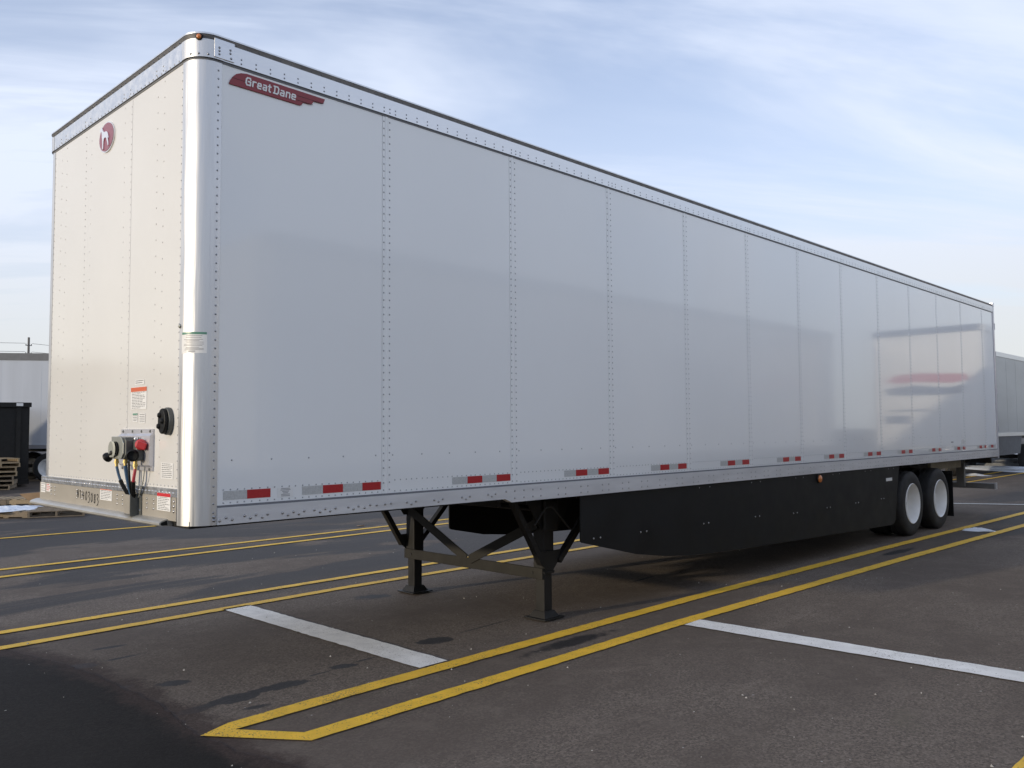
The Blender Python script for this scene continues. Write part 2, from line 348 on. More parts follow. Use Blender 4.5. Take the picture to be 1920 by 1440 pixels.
for i, q in enumerate(YL):
    strip('yellow_line', q, .135 if i < 2 else .118, MT['yellow'], None)
def patch(name, poly, m, z=.008): return tag(MB().add([(x, y, z) for x, y in poly], [tuple(range(len(poly)))]).build(name, m), kind='structure')
patch('yellow_line', [(.0, -.165), (.38, -.672), (.50, -.670), (.50, -.535), (.42, -.535), (.18, -.212), (.50, -.205), (.50, -.070), (.2, -.085)], MT['yellow'])
strip('white_line', [(1.785, 2.86), (1.795, -.02)], .27, MT['whitep'], None, z=.008, jag=.006)
strip('white_line', [(4.165, -.655), (4.27, -3.2), (4.29, -3.48)], .262, MT['whitep'], None, z=.008, jag=.006)
strip('white_line', [(17.2, 2.1), (17.66, 1.25), (18.27, .11), (18.7, -.7)], .12, MT['whitep'], None, z=.013)

# snow
def lump(name, x, y, rx, ry, h, rz, m, label, group=None, n=18, rings=5):
    vs = [(0, 0, h)]; fs = []
    for r in range(1, rings + 1):
        f = r / rings
        for k in range(n):
            a = 2 * math.pi * k / n; j = 1 + rnd.uniform(-.22, .22) * (f > .3)
            vs.append((rx * f * j * math.cos(a), ry * f * j * math.sin(a), max(-.002, h * (1 - f ** 1.6) * rnd.uniform(.55, 1.25))))
    for k in range(n): fs.append((0, 1 + k, 1 + (k + 1) % n))
    for r in range(rings - 1):
        for k in range(n): a = 1 + r * n + k; b = 1 + r * n + (k + 1) % n; fs.append((a, a + n, b + n, b))
    o = MB().add(vs, fs).build(name, m, smooth=True, loc=(x, y, .004)); o.rotation_euler = (0, 0, rz)
    return tag(o, label, 'snow', group)
lump('snow_patch', 12.75, -.52, .10, .26, .05, .3, MT['snow'], 'small white snow lump between the two yellow lines beside the rear wheels', 'leftover snow patches')
lump('snow_patch', 33.6, 3.6, .9, 4.2, .16, -.55, MT['snow'], 'long white strip of snow on the ground under the far right trailer', 'leftover snow patches')
lump('snow_patch', 38.0, 6.0, 1.5, 3.0, .55, -.75, MT['dsnow'], 'dirty grey ploughed snow heap near the far right trailer', 'leftover snow patches')
lump('snow_patch', 29.4, 4.25, .35, .5, .07, .2, MT['snow'], 'tiny snow scrap beside the dark tyre behind the bumper', 'leftover snow patches')
lump('snow_patch', 40.0, 10.2, 2.0, 2.2, .25, -.75, MT['snow'], 'bright snow patch seen through the gap above the white-rimmed wheels', 'leftover snow patches')
lump('snow_patch', 58.0, 7.5, 3, 6, .2, -.7, MT['snow'], 'distant snow patch at the right edge under the far trailer', 'leftover snow patches')

gv = MB()
for k in range(260):
    x = rnd.uniform(-1.2, 9); y = rnd.uniform(-4.2, 6); r = rnd.choice((.003, .004, .005, .006, .009)); a = [rnd.uniform(.6, 1.3) for _ in range(6)]
    z0 = .005 if x > .2 else .009
    gv.add([(x + r * a[0], y, z0), (x, y + r * a[1], z0), (x - r * a[2], y, z0), (x, y - r * a[3], z0), (x + r * .2, y + r * .1, z0 + r * a[4])], [(0, 1, 4), (1, 2, 4), (2, 3, 4), (3, 0, 4)])
tag(gv.build('gravel', MT['stone']), 'loose pale stone chips scattered over the asphalt', 'gravel', kind='stuff')
for x, y, m_, lb in ((6.62, 7.62, 'cardboard', 'small tan paper scrap lying beyond the far pair of yellow lines'), (8.9, 5.6, 'white', 'tiny white paper scrap on the asphalt beyond the landing legs'), (-.62, 1.72, 'stone', 'small pale pebble on the dark lane at lower left')):
    o = MB().add([(-.07, -.03, .012), (.06, -.04, .014), (.08, .03, .012), (-.05, .04, .022), (-.07, -.03, .010), (.06, -.04, .010), (.08, .03, .010), (-.05, .04, .010)], [(0, 1, 2, 3), (4, 5, 6, 7), (0, 1, 5, 4), (1, 2, 6, 5), (2, 3, 7, 6), (3, 0, 4, 7)]).build('litter_scrap', MT[m_], None, loc=(x, y, 0)); o.rotation_euler = (0, 0, rnd.uniform(0, 3)); tag(o, lb, 'litter')
    if m_ == 'stone': o.scale = (.3, .5, 1.2); o.name = 'pebble'; o['category'] = 'pebble'

# ------------------------------------------------------------------ main semi trailer
W = 2.59; LEN = 16.08; ZT = 3.885; RC = .16; S0 = 1.3514; SP = 1.2656
seam = [RC] + [S0 + SP * i for i in range(12)] + [16.0]
T = empty('semi_trailer', (0, 0, 0), 0, 'long white dry van semi trailer with red logo, resting on its landing legs', 'trailer')
def side_z(x): return 1.241
# inner wall / box shell a little inside the skin
MB().box(.10, 16.0, .012, W - .012, 1.15, 4.02).build('box_shell', MT['darkgrey'], T)
MB().box(.011, .0995, RC, W - RC, 1.15, 4.02).build('front_shell', MT['darkgrey'], T)
# side panels, each with a shallow vertical bead beside its seam
for i in range(13):
    a, b = seam[i] + (.0015 if i else .001), seam[i + 1] - .0015
    prof = [(a, .008), (a, 0), (a + .020, 0), (a + .027, -.0035), (a + .042, -.0035), (a + .049, 0), (b, 0), (b, .008)] if i else [(a, .008), (a, 0), (b, 0), (b, .008)]
    m = MB(); n = len(prof)
    m.add([(x, y, 1.236) for x, y in prof] + [(x, y, ZT + .004) for x, y in prof], [(k, k + 1, n + k + 1, n + k) for k in range(n - 1)])
    p = m.build('side_panel', MT['panel'], T)
    rv = MB()
    if i:
        for cxx in (a + .0125, a + .0625):
            z = 1.262 + rnd.uniform(0, .004)
            while z < ZT - .02: rv.dome((cxx, 0, z), (0, -1, 0), .0065, .004); z += .0505
    x = a + (.11 if i else .04)
    while x < b - .03:
        if i or not (.52 < x < .53):
            for z in (1.253, 1.329): rv.dome((x, 0, z), (0, -1, 0), .0055, .0035)
        x += .047 + rnd.uniform(-.004, .006)
    k = 0
    while a + .09 + .262 * k < b: rv.dome((a + .09 + .262 * k, 0, 1.502), (0, -1, 0), .006, .004); k += 1
    rv.build('rivets', MT['rivetw'], p, True, kind='stuff')
# far side
MB().box(RC, 16.0, W - .006, W, 1.236, ZT + .004).build('far_side_panel', MT['panel'], T)
# roof
MB().box(.06, 16.05, .06, W - .06, 4.02, 4.035).build('roof_sheet', MT['alu'], T)

def arc(cxx, cyy, r, a0, a1, n=14):
    return [(cxx + r * math.cos(R(a0 + (a1 - a0) * i / n)), cyy + r * math.sin(R(a0 + (a1 - a0) * i / n)), math.cos(R(a0 + (a1 - a0) * i / n)), math.sin(R(a0 + (a1 - a0) * i / n))) for i in range(n + 1)]
AR = .13
near_arc = [(RC, 0, 0, -1)] + arc(AR, AR, AR, 270, 180) + [(0, RC, -1, 0)]
far_arc = [(0, W - RC, -1, 0)] + arc(AR, W - AR, AR, 180, 90) + [(RC, W, 0, 1)]
side_path = [(16.0, 0, 0, -1), (RC, 0, 0, -1)]; farp = [(RC, W, 0, 1), (16.0, W, 0, 1)]; frontp = [(0, RC, -1, 0), (0, W - RC, -1, 0)]
rail_prof = [(-.004, ZT + .006), (.012, ZT + .004), (.013, 3.998), (-.004, 3.998)]
gut_prof = [(-.006, 4.000), (.002, 4.000), (.016, 4.026), (-.006, 4.026)]
lip_prof = [(-.03, 4.027), (.019, 4.027), (.019, 4.036), (.010, 4.041), (-.09, 4.043), (-.09, 4.030)]
lip_shadow_prof = [(-.004, ZT - .010), (.004, ZT - .010), (.004, ZT + .005), (-.004, ZT + .005)]  # dark strip drawn as the thin shadow below the top rail lip
corner_prof = [(-.004, ZT + .006), (.0145, ZT + .004), (.0155, 3.9985), (-.004, 3.9985)]
for nm, path in (('top_rail', side_path), ('front_top_rail', frontp), ('far_top_rail', farp)):
    MB().sweep(rail_prof, path).build(nm, MT['alu'], T)
    MB().sweep(gut_prof, path).build('roof_gutter', MT['gutter'], T)
    MB().sweep(lip_prof, path).build('roof_edge', MT['alu'], T)
    MB().sweep(lip_shadow_prof, path).build('rail_seal_shadow', MT['darkgrey'], T)
for path in (near_arc, far_arc):
    c = MB().sweep(corner_prof, path).build('corner_cap', MT['post'], T, True)
    MB().sweep([(o + .0007, z) for o, z in gut_prof], path).build('corner_gutter', MT['gutter'], T, True)
    MB().sweep([(o + .0006, z) for o, z in lip_prof], path).build('corner_roof_edge', MT['alu'], T, True)
    MB().sweep(lip_shadow_prof, path).build('rail_seal_shadow', MT['darkgrey'], T, True)
    p = MB().sweep([(-.006, 1.1275), (.004, 1.1275), (.004, ZT - .009), (-.006, ZT - .009)], path).build('corner_post', MT['post'], T, True)
    if path is near_arc:
        rv = MB(); z = 1.20
        while z < ZT - .03: rv.dome((.138, -.004, z), (0, -1, 0), .0065, .004); z += .0505
        for z in (1.155, 1.175): rv.dome((.142, -.004, z), (0, -1, 0), .011, .007)
        rv.build('rivets', MT['rivet'], p, True, kind='stuff')
        rv = MB()
        for a in (205, 225, 247): rv.dome((AR + (AR + .0145) * math.cos(R(a)), AR + (AR + .0145) * math.sin(R(a)), ZT + .022), (math.cos(R(a)), math.sin(R(a)), 0), .008, .005)
        rv.build('rivets', MT['rivet'], c, True, kind='stuff')
# splice plate at the near top corner and rail rivets
pp = MB().box(.104, .232, -.019, -.010, 3.897, 4.012).build('splice_plate', MT['alu'], T, bevel=.002)
rv = MB()
for x, z in ((.135, 3.96), (.135, 3.94), (.135, 3.92), (.205, 3.965), (.205, 3.945), (.21, 3.915)): rv.dome((x, -.019, z), (0, -1, 0), .008, .005)
rv.build('rivets', MT['rivet'], pp, True, kind='stuff')
tr = [o for o in T.children if o.name.startswith('top_rail')][0]
rv = MB(); x = .28
while x < 15.95:
    ns = min(abs(x - s - .03) for s in seam)
    for z in (3.906, 3.932): rv.dome((x, -.012, z), (0, -1, 0), .0062, .004)
    x += .098 if ns > .05 else .05
x = .25
g = MB()
while x < 15.95: g.dome((x, -.006, 4.012), (0, -.88, -.47), .006, .004, 6); x += .075
rv.build('rivets', MT['rivet'], tr, True, kind='stuff'); g.build('gutter_rivets', MT['darkgrey'], tr, True, kind='stuff')
ft = [o for o in T.children if o.name.startswith('front_top_rail')][0]
rv = MB(); y = .20
while y < 2.42:
    rv.dome((-.012, y, 3.898), (-1, 0, 0), .0055, .0035); y += .062
for yy in (.42, .52, 1.04, .93, 1.65, 1.755, 2.165, 2.27):
    for z in (3.91, 3.937): rv.dome((-.012, yy, z), (-1, 0, 0), .0055, .0035)
y = .2
while y < 2.42: rv.dome((-.010, y, 4.012), (-.88, 0, -.47), .0055, .004, 6); y += .075
rv.build('rivets', MT['rivet'], ft, True, kind='stuff')
# marker lamp on the near corner
an = R(226); lc = Vector((AR + (AR + .016) * math.cos(an), AR + (AR + .016) * math.sin(an), 4.006)); ln = Vector((math.cos(an), math.sin(an), 0))
lm = MB().lathe([(.001, -.012), (.021, -.012), (.021, .004), (.017, .006), (.001, .006)], lc, ln, 16).build('marker_lamp', MT['blackm'], T, True, label='small round amber marker lamp on the top corner')
MB().lathe([(.015, .005), (.013, .012), (.007, .016), (.0001, .017)], lc, ln, 16).build('lens', MT['amber'], lm, True)

# front wall panels
fy = [RC, .915, 1.70, W - RC]
for i in range(3):
    a, b = fy[i] + .001, fy[i + 1] - .001
    p = MB().box(-.001 - .0006 * (i == 1), .008, a, b, 1.335, ZT + .004).build('front_panel', MT['front'], T)
    rv = MB()
    dense = {0: [.171], 1: [.927], 2: [1.753, 2.42]}[i]; sparse = {0: [.419, .517], 1: [1.038, 1.647], 2: [2.162, 2.269]}[i]
    for yy in dense:
        z = 1.40
        while z < ZT - .02: rv.dome((-.0016, yy, z), (-1, 0, 0), .0046, .0026); z += .0505
    for k, yy in enumerate(sparse):
        z = 1.42 + .03 * k
        while z < ZT - .03: rv.dome((-.0016, yy, z), (-1, 0, 0), .0046, .0024); z += .101
    y = a + .02
    while y < b - .01: rv.dome((-.0016, y, 1.351), (-1, 0, 0), .005, .003); y += .052
    rv.build('rivets', MT['rivetw'], p, True, kind='stuff')
# front sill: upper strip, apron, rolled lip
p = MB().prism([(-.002, RC, 1.338), (-.012, RC, 1.336), (-.012, RC, 1.290), (-.002, RC, 1.288)], (0, W - 2 * RC + .13, 0)).build('sill_strip', MT['alu'], T)
rv = MB(); y = .2
while y < 2.52:
    if not (.78 < y < .85): rv.dome((-.012, y, 1.312), (-1, 0, 0), .007, .005)
    y += .048
rv.build('rivets', MT['silver'], p, True, kind='stuff')
ap = MB().box(-.009, .02, RC, W + .005, 1.150, 1.2885).build('sill_apron', MT['sill'], T, label='tan grey apron plate with stickers and handwriting')
rv = MB()
for yy, r in ((.19, .010), (.47, .0085), (.57, .0085), (.95, .0075), (1.04, .0075), (1.68, .0075), (1.78, .0075), (2.25, .0075), (2.33, .0075)):
    for z in (1.262, 1.235, 1.205): rv.dome((-.009, yy, z), (-1, 0, 0), r, r * .6)
rv.build('rivets', MT['bolt'], ap, True, kind='stuff')
lp_ = [(-.009, 1.158), (-.030, 1.153), (-.050, 1.146), (-.060, 1.136), (-.060, 1.124), (-.050, 1.116), (-.030, 1.114), (.02, 1.114), (.02, 1.158)]
li = MB().prism([(x, .27, z) for x, z in lp_], (0, 2.40, 0)).build('sill_lip', MT['lip'], T, True)
MB().prism([(-.014, .268, 1.149), (-.046, .268, 1.140), (-.053, .268, 1.130), (-.044, .268, 1.121), (-.010, .268, 1.121)], (0, .004, 0)).build('lip_end_hole', MT['black'], li)
# handwriting on the apron
hc = [0]
def stroke(m, pts, o, s, wd=.0058):
    P = [Vector((-.0105, o[0] - p[0] * s, o[1] + p[1] * s)) for p in pts]
    for a, b in zip(P[:-1], P[1:]):
        d = (b - a).normalized(); q = Vector((0, -d.z, d.y)) * wd / 2; a2 = a - d * wd * .3; b2 = b + d * wd * .3
        hc[0] += 1; o_ = Vector((-.00008 * (hc[0] % 9), 0, 0)); m.add([a2 - q + o_, a2 + q + o_, b2 + q + o_, b2 - q + o_], [(0, 1, 2, 3)])
glyph = {'N': [[(0, 0), (.05, 1), (.45, .05), (.5, 1.05)]], 'T': [[(-.1, .95), (.6, 1.05)], [(.28, 1), (.25, 0)]], '4': [[(.1, 1), (0, .45), (.5, .5)], [(.45, .95), (.35, 0)]],
         '0': [[(.25, 1), (.05, .75), (0, .3), (.2, 0), (.42, .2), (.45, .7), (.25, 1)]], '3': [[(0, .95), (.3, 1.05), (.42, .8), (.15, .55), (.45, .3), (.3, -.1), (0, -.15)]],
         '8': [[(.4, .95), (.1, .9), (.1, .65), (.4, .4), (.35, 0), (.08, .05), (.1, .35), (.4, .7), (.4, .95)]]}
yy = 1.775
for i, ch in enumerate('NT403083'):
    m = MB()
    for st in glyph[ch]: stroke(m, st, (yy, 1.208 - .0035 * i), .062 if i > 2 else .054)
    m.build('handwritten_character', MT['black'], T); yy -= .054

# stickers on the front: (y, z) rectangles seen from -X ; lines of print
def fsticker(name, y1, y0, z1, z0, head=None, rows=6, x=-.0022, inkm='ink', label=None, hh=.2):
    o = MB().box(x - .0012, x, y0, y1, z0, z1).build(name, MT['white'], T, label=label)
    h = (z1 - z0) * hh if head else 0
    if head: MB().box(x - .0020, x - .0012, y0 + .001, y1 - .001, z1 - h, z1 - .001).build('sticker_header', MT[head], o)
    m = MB(); ww = y1 - y0; n_ = rows
    for i in range(n_):
        z = z1 - h - (z1 - z0 - h) * (i + .7) / (n_ + .4); y = y1 - ww * .07; lim = y0 + ww * (.07 + (rnd.random() * .35 if rnd.random() < .35 else 0))
        while y > lim:
            l = min(ww * rnd.uniform(.05, .22), y - lim); m.add([(x - .0016, y, z), (x - .0016, y - l, z), (x - .0016, y - l, z + (z1 - z0 - h) / n_ * .34), (x - .0016, y, z + (z1 - z0 - h) / n_ * .34)], [(0, 1, 2, 3)]); y -= l + ww * .025
    m.build('print', MT[inkm], o)
    return o
fsticker('warning_sticker', .860, .615, 1.957, 1.816, 'orange', 11, label='white warning sticker with orange header above the nose box')
fsticker('small_sticker', .80, .658, 2.003, 1.973, None, 2)
fsticker('small_sticker', .825, .750, 1.792, 1.735, 'stgreen', 4)
fsticker('small_sticker', .724, .632, 1.788, 1.726, None, 5)
fsticker('data_plate_sticker', .388, .222, 1.486, 1.392, None, 8)
fsticker('warning_sticker', 1.337, 1.132, 1.302, 1.216, 'orange', 6, x=-.0095, label='white sticker with orange header on the apron beside the handwriting')
fsticker('warning_sticker', .412, .226, 1.308, 1.203, 'stred', 8, x=-.0125, label='white sticker with red header on the apron near the corner post')
fsticker('small_sticker', 2.567, 2.466, 1.286, 1.212, None, 4, x=-.0095, inkm='inkl')
fsticker('small_sticker', 2.441, 2.353, 1.283, 1.222, None, 4, x=-.0095, inkm='stred')

# emblem: plum oval with silver rim and a standing dog in relief
ec = (1.347, 3.724)
def oval(m, ry, rz, x0, x1, n=40):
    pts = [(x0, ec[0] + ry * math.cos(2 * math.pi * k / n), ec[1] + rz * math.sin(2 * math.pi * k / n)) for k in range(n)]
    return m.prism(pts, (x1 - x0, 0, 0))
e = oval(MB(), .136, .106, -.001, -.010).build('emblem', MT['silver'], T, label='oval plum emblem with a silver dog')
oval(MB(), .127, .098, -.009, -.0125).build('emblem_field', MT['emblem'], e)
dog = [(1.425, 3.812), (1.414, 3.806), (1.405, 3.793), (1.389, 3.775), (1.372, 3.763), (1.345, 3.762), (1.325, 3.757), (1.310, 3.748), (1.300, 3.728), (1.288, 3.705), (1.296, 3.704), (1.306, 3.715), (1.300, 3.695), (1.292, 3.672), (1.289, 3.655), (1.302, 3.652), (1.308, 3.672), (1.322, 3.694), (1.330, 3.712), (1.352, 3.722), (1.374, 3.718), (1.382, 3.700), (1.386, 3.672), (1.388, 3.648), (1.404, 3.646), (1.403, 3.680), (1.406, 3.712), (1.412, 3.735), (1.414, 3.756), (1.420, 3.775), (1.434, 3.778), (1.450, 3.783), (1.450, 3.792), (1.436, 3.799)]
MB().prism([(-.0125, y, z) for y, z in dog], (-.006, 0, 0)).build('dog_relief', MT['silver'], e)

# side badge with lettering
bz = [(.203, 3.764), (.212, 3.790), (.228, 3.815), (.250, 3.838), (.282, 3.853), (.320, 3.860), (.879, 3.857), (.866, 3.826), (.858, 3.821), (.792, 3.818), (.779, 3.796), (.770, 3.791), (.714, 3.789), (.702, 3.770), (.692, 3.764)]
bd = MB().prism([(x, -.001, z) for x, z in bz], (0, -.007, 0)).build('logo_badge', MT['maroon'], T, bevel=.002, label='dark red winged badge reading Great Dane')
for a in ((.222, .31, 3.806, 3.8085), (.67, .865, 3.8215, 3.8240), (.665, .785, 3.7925, 3.795)): MB().box(a[0], a[1], -.0086, -.008, a[2], a[3]).build('badge_groove', MT['blackm'], bd)
LET = {'G': (1.0, [[(.95, .80), (.80, 1), (.22, 1), (.0, .78), (.0, .22), (.22, 0), (.95, 0), (.95, .50), (.5, .50)]]), 'r': (.62, [[(.0, .70), (.0, 0)], [(.0, .55), (.25, .70), (.62, .70)]]),
       'e': (.72, [[(.0, .35), (.72, .35), (.72, .58), (.58, .70), (.14, .70), (.0, .56), (.0, .14), (.14, 0), (.70, 0)]]), 'a': (.72, [[(.08, .70), (.58, .70), (.72, .56), (.72, 0), (.14, 0), (.0, .10), (.0, .27), (.14, .37), (.72, .37)]]),
       't': (.50, [[(.18, .95), (.18, .12), (.30, 0), (.50, 0)], [(-.04, .70), (.50, .70)]]), 'D': (.95, [[(.16, 0), (.16, 1)], [(-.04, 1), (.72, 1), (.95, .78), (.95, .22), (.72, 0), (-.04, 0)]]), 'n': (.72, [[(.0, 0), (.0, .70)], [(.0, .70), (.58, .70), (.72, .55), (.72, 0)]])}
cnt = [0]
def letter(m, strokes, x0, sx, z0, h, t):
    for st in strokes:
        P = [Vector((x0 + p[0] * sx + p[1] * h * .10, 0, z0 + t / 2 + p[1] * (h - t))) for p in st]
        for a, b in zip(P[:-1], P[1:]):
            d = (b - a).normalized(); q = Vector((-d.z, 0, d.x)) * t / 2; a2 = a - d * t * .42; b2 = b + d * t * .42; cnt[0] += 1
            m.prism([(k.x, -.0075 - .00012 * (cnt[0] % 13), k.z) for k in (a2 - q, a2 + q, b2 + q, b2 - q)], (0, -.002, 0))
for body, x0, x1 in (('Great', .312, .478), ('Dane', .500, .652)):
    wds = [LET[c][0] for c in body]; gap = .50; unit = (x1 - x0) / (sum(wds) + gap * (len(body) - 1)); x = x0
    for c in body:
        m = MB(); letter(m, LET[c][1], x, unit, 3.786, .054, .0092); x += (LET[c][0] + gap) * unit
        m.build('letter', MT['white'], bd)

# bottom rail with the step behind the coupler
rp = [(RC, 1.1275), (2.535, 1.1275), (2.548, 1.124), (2.61, 1.098), (16.02, 1.092), (16.02, 1.226), (RC, 1.226)]
br = MB().prism([(x, -.012, z) for x, z in rp], (0, .05, 0)).build('bottom_rail', MT['rail'], T)
MB().prism([(x, W + .012, z) for x, z in rp], (0, -.05, 0)).build('far_bottom_rail', MT['alu'], T)
MB().box(RC, 16.02, -.005, .006, 1.2255, 1.2395).build('rail_seal_shadow', MT['darkgrey'], T)  # seal in the joint above the bottom rail
bo = MB()
for x, z in ((.174, 1.151), (.213, 1.167), (.252, 1.153), (.331, 1.169), (.369, 1.153), (.405, 1.170), (.447, 1.151), (.483, 1.167), (.584, 1.167), (.623, 1.151), (.661, 1.168), (.699, 1.152), (.737, 1.168), (.811, 1.168), (.854, 1.153), (.892, 1.170), (.929, 1.153), (.970, 1.169),
             (1.07, 1.169), (1.11, 1.153), (1.15, 1.169), (1.20, 1.155), (1.245, 1.170), (1.30, 1.166), (1.37, 1.168), (1.42, 1.17), (1.56, 1.168), (1.60, 1.153), (1.64, 1.170), (1.81, 1.168), (1.85, 1.153), (1.89, 1.170), (2.08, 1.170), (2.12, 1.155), (2.16, 1.172), (2.35, 1.175), (2.39, 1.158), (2.43, 1.176), (2.548, 1.186)):
    bo.dome((x, -.012, z), (0, -1, 0), .0095, .007)
for x in (2.645, 2.750, 2.855, 2.950):
    for z in (1.186, 1.130): bo.dome((x, -.012, z), (0, -1, 0), .0085, .006)
x = 3.167
while x < 15.9:
    for dx in (0, .094):
        for z in (1.179, 1.127): bo.dome((x + dx, -.012, z), (0, -1, 0), .0078, .0055)
    x += .296
bo.build('bolts', MT['bolt'], br, True, kind='stuff')

# reflective tape segments
def tape(x, red, ln_=.150):
    MB().box(x, x + ln_, -.0016, -.0002, 1.2685, 1.3215).build('red_tape' if red else 'silver_tape', MT['redtape' if red else 'siltape'], T)
tape(.199, 0, .152); tape(.352, 1, .155)
for i in range(1, 13):
    e_ = seam[i] - .008 + (.08 if i > 9 else 0)
    for k in range(4): tape(e_ - .616 + .154 * k, k % 2, .153)
tape(15.45, 0); tape(15.605, 1); tape(15.76, 0)
def ssticker(name, x0, x1, z0, z1, rows, y=-.0002, m='white'):
    o = MB().box(x0, x1, y - .0012, y, z0, z1).build(name, MT[m], T); p = MB()
    for i in range(rows):
        z = z1 - (z1 - z0) * (i + .9) / (rows + .6); l = (x1 - x0) * rnd.uniform(.3, .75); xm = (x0 + x1) / 2
        p.add([(xm - l / 2, y - .0018, z), (xm + l / 2, y - .0018, z), (xm + l / 2, y - .0018, z + .005), (xm - l / 2, y - .0018, z + .005)], [(0, 1, 2, 3)])
    p.build('print', MT['inkl'], o)
ssticker('small_sticker', .556, .664, 1.262, 1.3215, 6)
ssticker('small_sticker', 13.86, 14.03, 1.36, 1.455, 4)
MB().box(13.30, 13.42, -.0016, -.0002, 1.40, 1.415).build('small_sticker', MT['ink'], T)

# label wrapped on the corner post
def wrap(z0, z1, a0, a1, off, n=10):
    m = MB(); pa = arc(AR, AR, AR + off, a0, a1, n); vs = [(x, y, z0) for x, y, _, _ in pa] + [(x, y, z1) for x, y, _, _ in pa]
    return m.add(vs, [(k, k + 1, n + 2 + k, n + 1 + k) for k in range(n)])
o = wrap(2.128, 2.252, 183, 253, .0050).build('wrap_sticker', MT['white'], T, True, label='white sticker with green header wrapped round the corner post')
wrap(2.238, 2.2515, 184, 252, .0056).build('sticker_header', MT['stgreen'], o, True)
m = MB()
for i, z in enumerate((2.230, 2.220, 2.208, 2.200, 2.192, 2.181, 2.173, 2.162, 2.155, 2.148)):
    k = rnd.uniform(0, 12); w_ = wrap(z - .0016, z + .0016, 190 + k, 247 - rnd.uniform(0, 14), .0056, 6); m.add(w_.v, w_.f)
w_ = wrap(2.136, 2.142, 207, 225, .0056, 4); m.add(w_.v, w_.f); m.build('print', MT['inkl'], o, True)
MB().dome((-.004, .148, 2.292), (-1, -.1, 0), .014, .012, 12).build('post_plug', MT['ltgrey'], T, True)

# nose box group
npz = MB().prism([(-.001, .985, 1.690), (-.012, .985, 1.690), (-.012, .985, 1.662), (-.030, .985, 1.648), (-.030, .985, 1.468), (-.012, .985, 1.455), (-.012, .985, 1.432), (-.001, .985, 1.432)], (0, -.49, 0)).build('nose_plate', MT['plate'], T)
rv = MB()
for y, z in ((.95, 1.676), (.53, 1.676), (.95, 1.443), (.53, 1.443), (.80, 1.676), (.66, 1.676)): rv.dome((-.012, y, z), (-1, 0, 0), .010, .006)
rv.build('bolts', MT['grey'], npz, True, kind='stuff')
nb = MB().prism([(-.03, .83, 1.640), (-.03, .66, 1.640), (-.03, .64, 1.62), (-.03, .64, 1.53), (-.03, .67, 1.505), (-.03, .81, 1.505), (-.03, .84, 1.525), (-.03, .84, 1.625)], (-.085, 0, 0)).build('nose_box', MT['grey'], T, bevel=.006, label='grey electrical nose box with hoses')
MB().prism([(-.115, .845, 1.645), (-.115, .70, 1.645), (-.115, .655, 1.605), (-.115, .655, 1.54), (-.115, .69, 1.505), (-.115, .845, 1.505)], (-.010, 0, 0)).build('socket_flange', MT['ltgrey'], nb, bevel=.003)
MB().lathe([(.046, 0), (.046, .012), (.038, .012), (.036, .002), (.0001, .002)], (-.124, .765, 1.568), (-1, 0, 0), 20).build('socket', MT['black'], nb, True)
MB().prism([(-.139 - .004 * math.cos(a), .785 + .030 * math.cos(a), 1.565 + .050 * math.sin(a)) for a in [2 * math.pi * k / 16 for k in range(16)]], (-.005, .020, 0)).build('socket_lid', MT['ltgrey'], nb)
MB().lathe([(.020, 0), (.022, .02), (.015, .03), (.014, .05), (.030, .065), (.032, .078), (.0001, .078)], (-.125, .79, 1.548), (-.25, .85, -.45), 16).build('dummy_plug', MT['black'], nb, True)
MB().dome((-.055, .637, 1.630), (0, -1, 0), .013, .009, 10).build('bracket_bolt', MT['silver'], nb, True)
gh = MB().box(-.075, -.028, .575, .635, 1.495, 1.62).build('gladhand_body', MT['grey'], nb, bevel=.01)
MB().lathe([(.0001, 0), (.036, 0), (.038, .018), (.029, .030), (.025, .018), (.0001, .016)], (-.085, .600, 1.530), (-.55, -.75, -.1), 18).build('gladhand', MT['black'], nb, True, label='black gladhand coupling')
gr = MB().lathe([(.0001, 0), (.032, 0), (.034, .016), (.025, .026), (.0001, .026)], (-.050, .570, 1.592), (-.45, -.8, .25), 18).build('gladhand', MT['redp'], nb, True, label='red gladhand coupling')
MB().beam((-.088, .548, 1.600), (-.040, .520, 1.580), .026, .044).build('gladhand_wing', MT['redp'], gr, bevel=.006)
for (y, x, z) in ((.82, -.10, 1.492), (.72, -.085, 1.495), (.615, -.065, 1.475)):
    MB().lathe([(.012, .02), (.012, 0), (.015, 0), (.015, -.016), (.010, -.016), (.010, -.035)], (x, y, z), (0, 0, 1), 8).build('brass_fitting', MT['brass'], nb)
def hose(p0, p1, bow, r, m, n=10, name='hose', t0=0, t1=1):
    p0 = Vector(p0); p1 = Vector(p1); b = Vector(bow)
    return MB().tube([p0.lerp(p1, t) + b * math.sin(math.pi * t) for t in [t0 + (t1 - t0) * k / n for k in range(n + 1)]], r, 8).build(name, m, nb, True)
end = Vector((-.035, .735, 1.26))
hose((-.10, .82, 1.462), end + Vector((0, .03, 0)), (-.01, .01, 0), .009, MT['blueh'], t1=.45); hose((-.10, .82, 1.462), end + Vector((0, .03, 0)), (-.01, .01, 0), .013, MT['black'], t0=.45)
hose((-.085, .72, 1.465), end + Vector((0, -.005, 0)), (-.005, 0, 0), .012, MT['blueh']); hose((-.07, .705, 1.49), end + Vector((-.005, -.01, 0)), (-.012, -.02, 0), .007, MT['black'])
hose((-.065, .615, 1.445), end + Vector((0, -.03, 0)), (-.02, -.03, 0), .010, MT['redh'], t1=.42); hose((-.065, .615, 1.445), end + Vector((0, -.03, 0)), (-.02, -.03, 0), .014, MT['black'], t0=.42)
hose((-.035, .55, 1.46), (-.025, .66, 1.265), (0, -.02, 0), .0035, MT['ltgrey'])
pk = MB().box(-.066, -.060, .690, .775, 1.165, 1.282).build('hose_pocket', MT['sill'], T, label='folded metal pocket that takes the hoses')
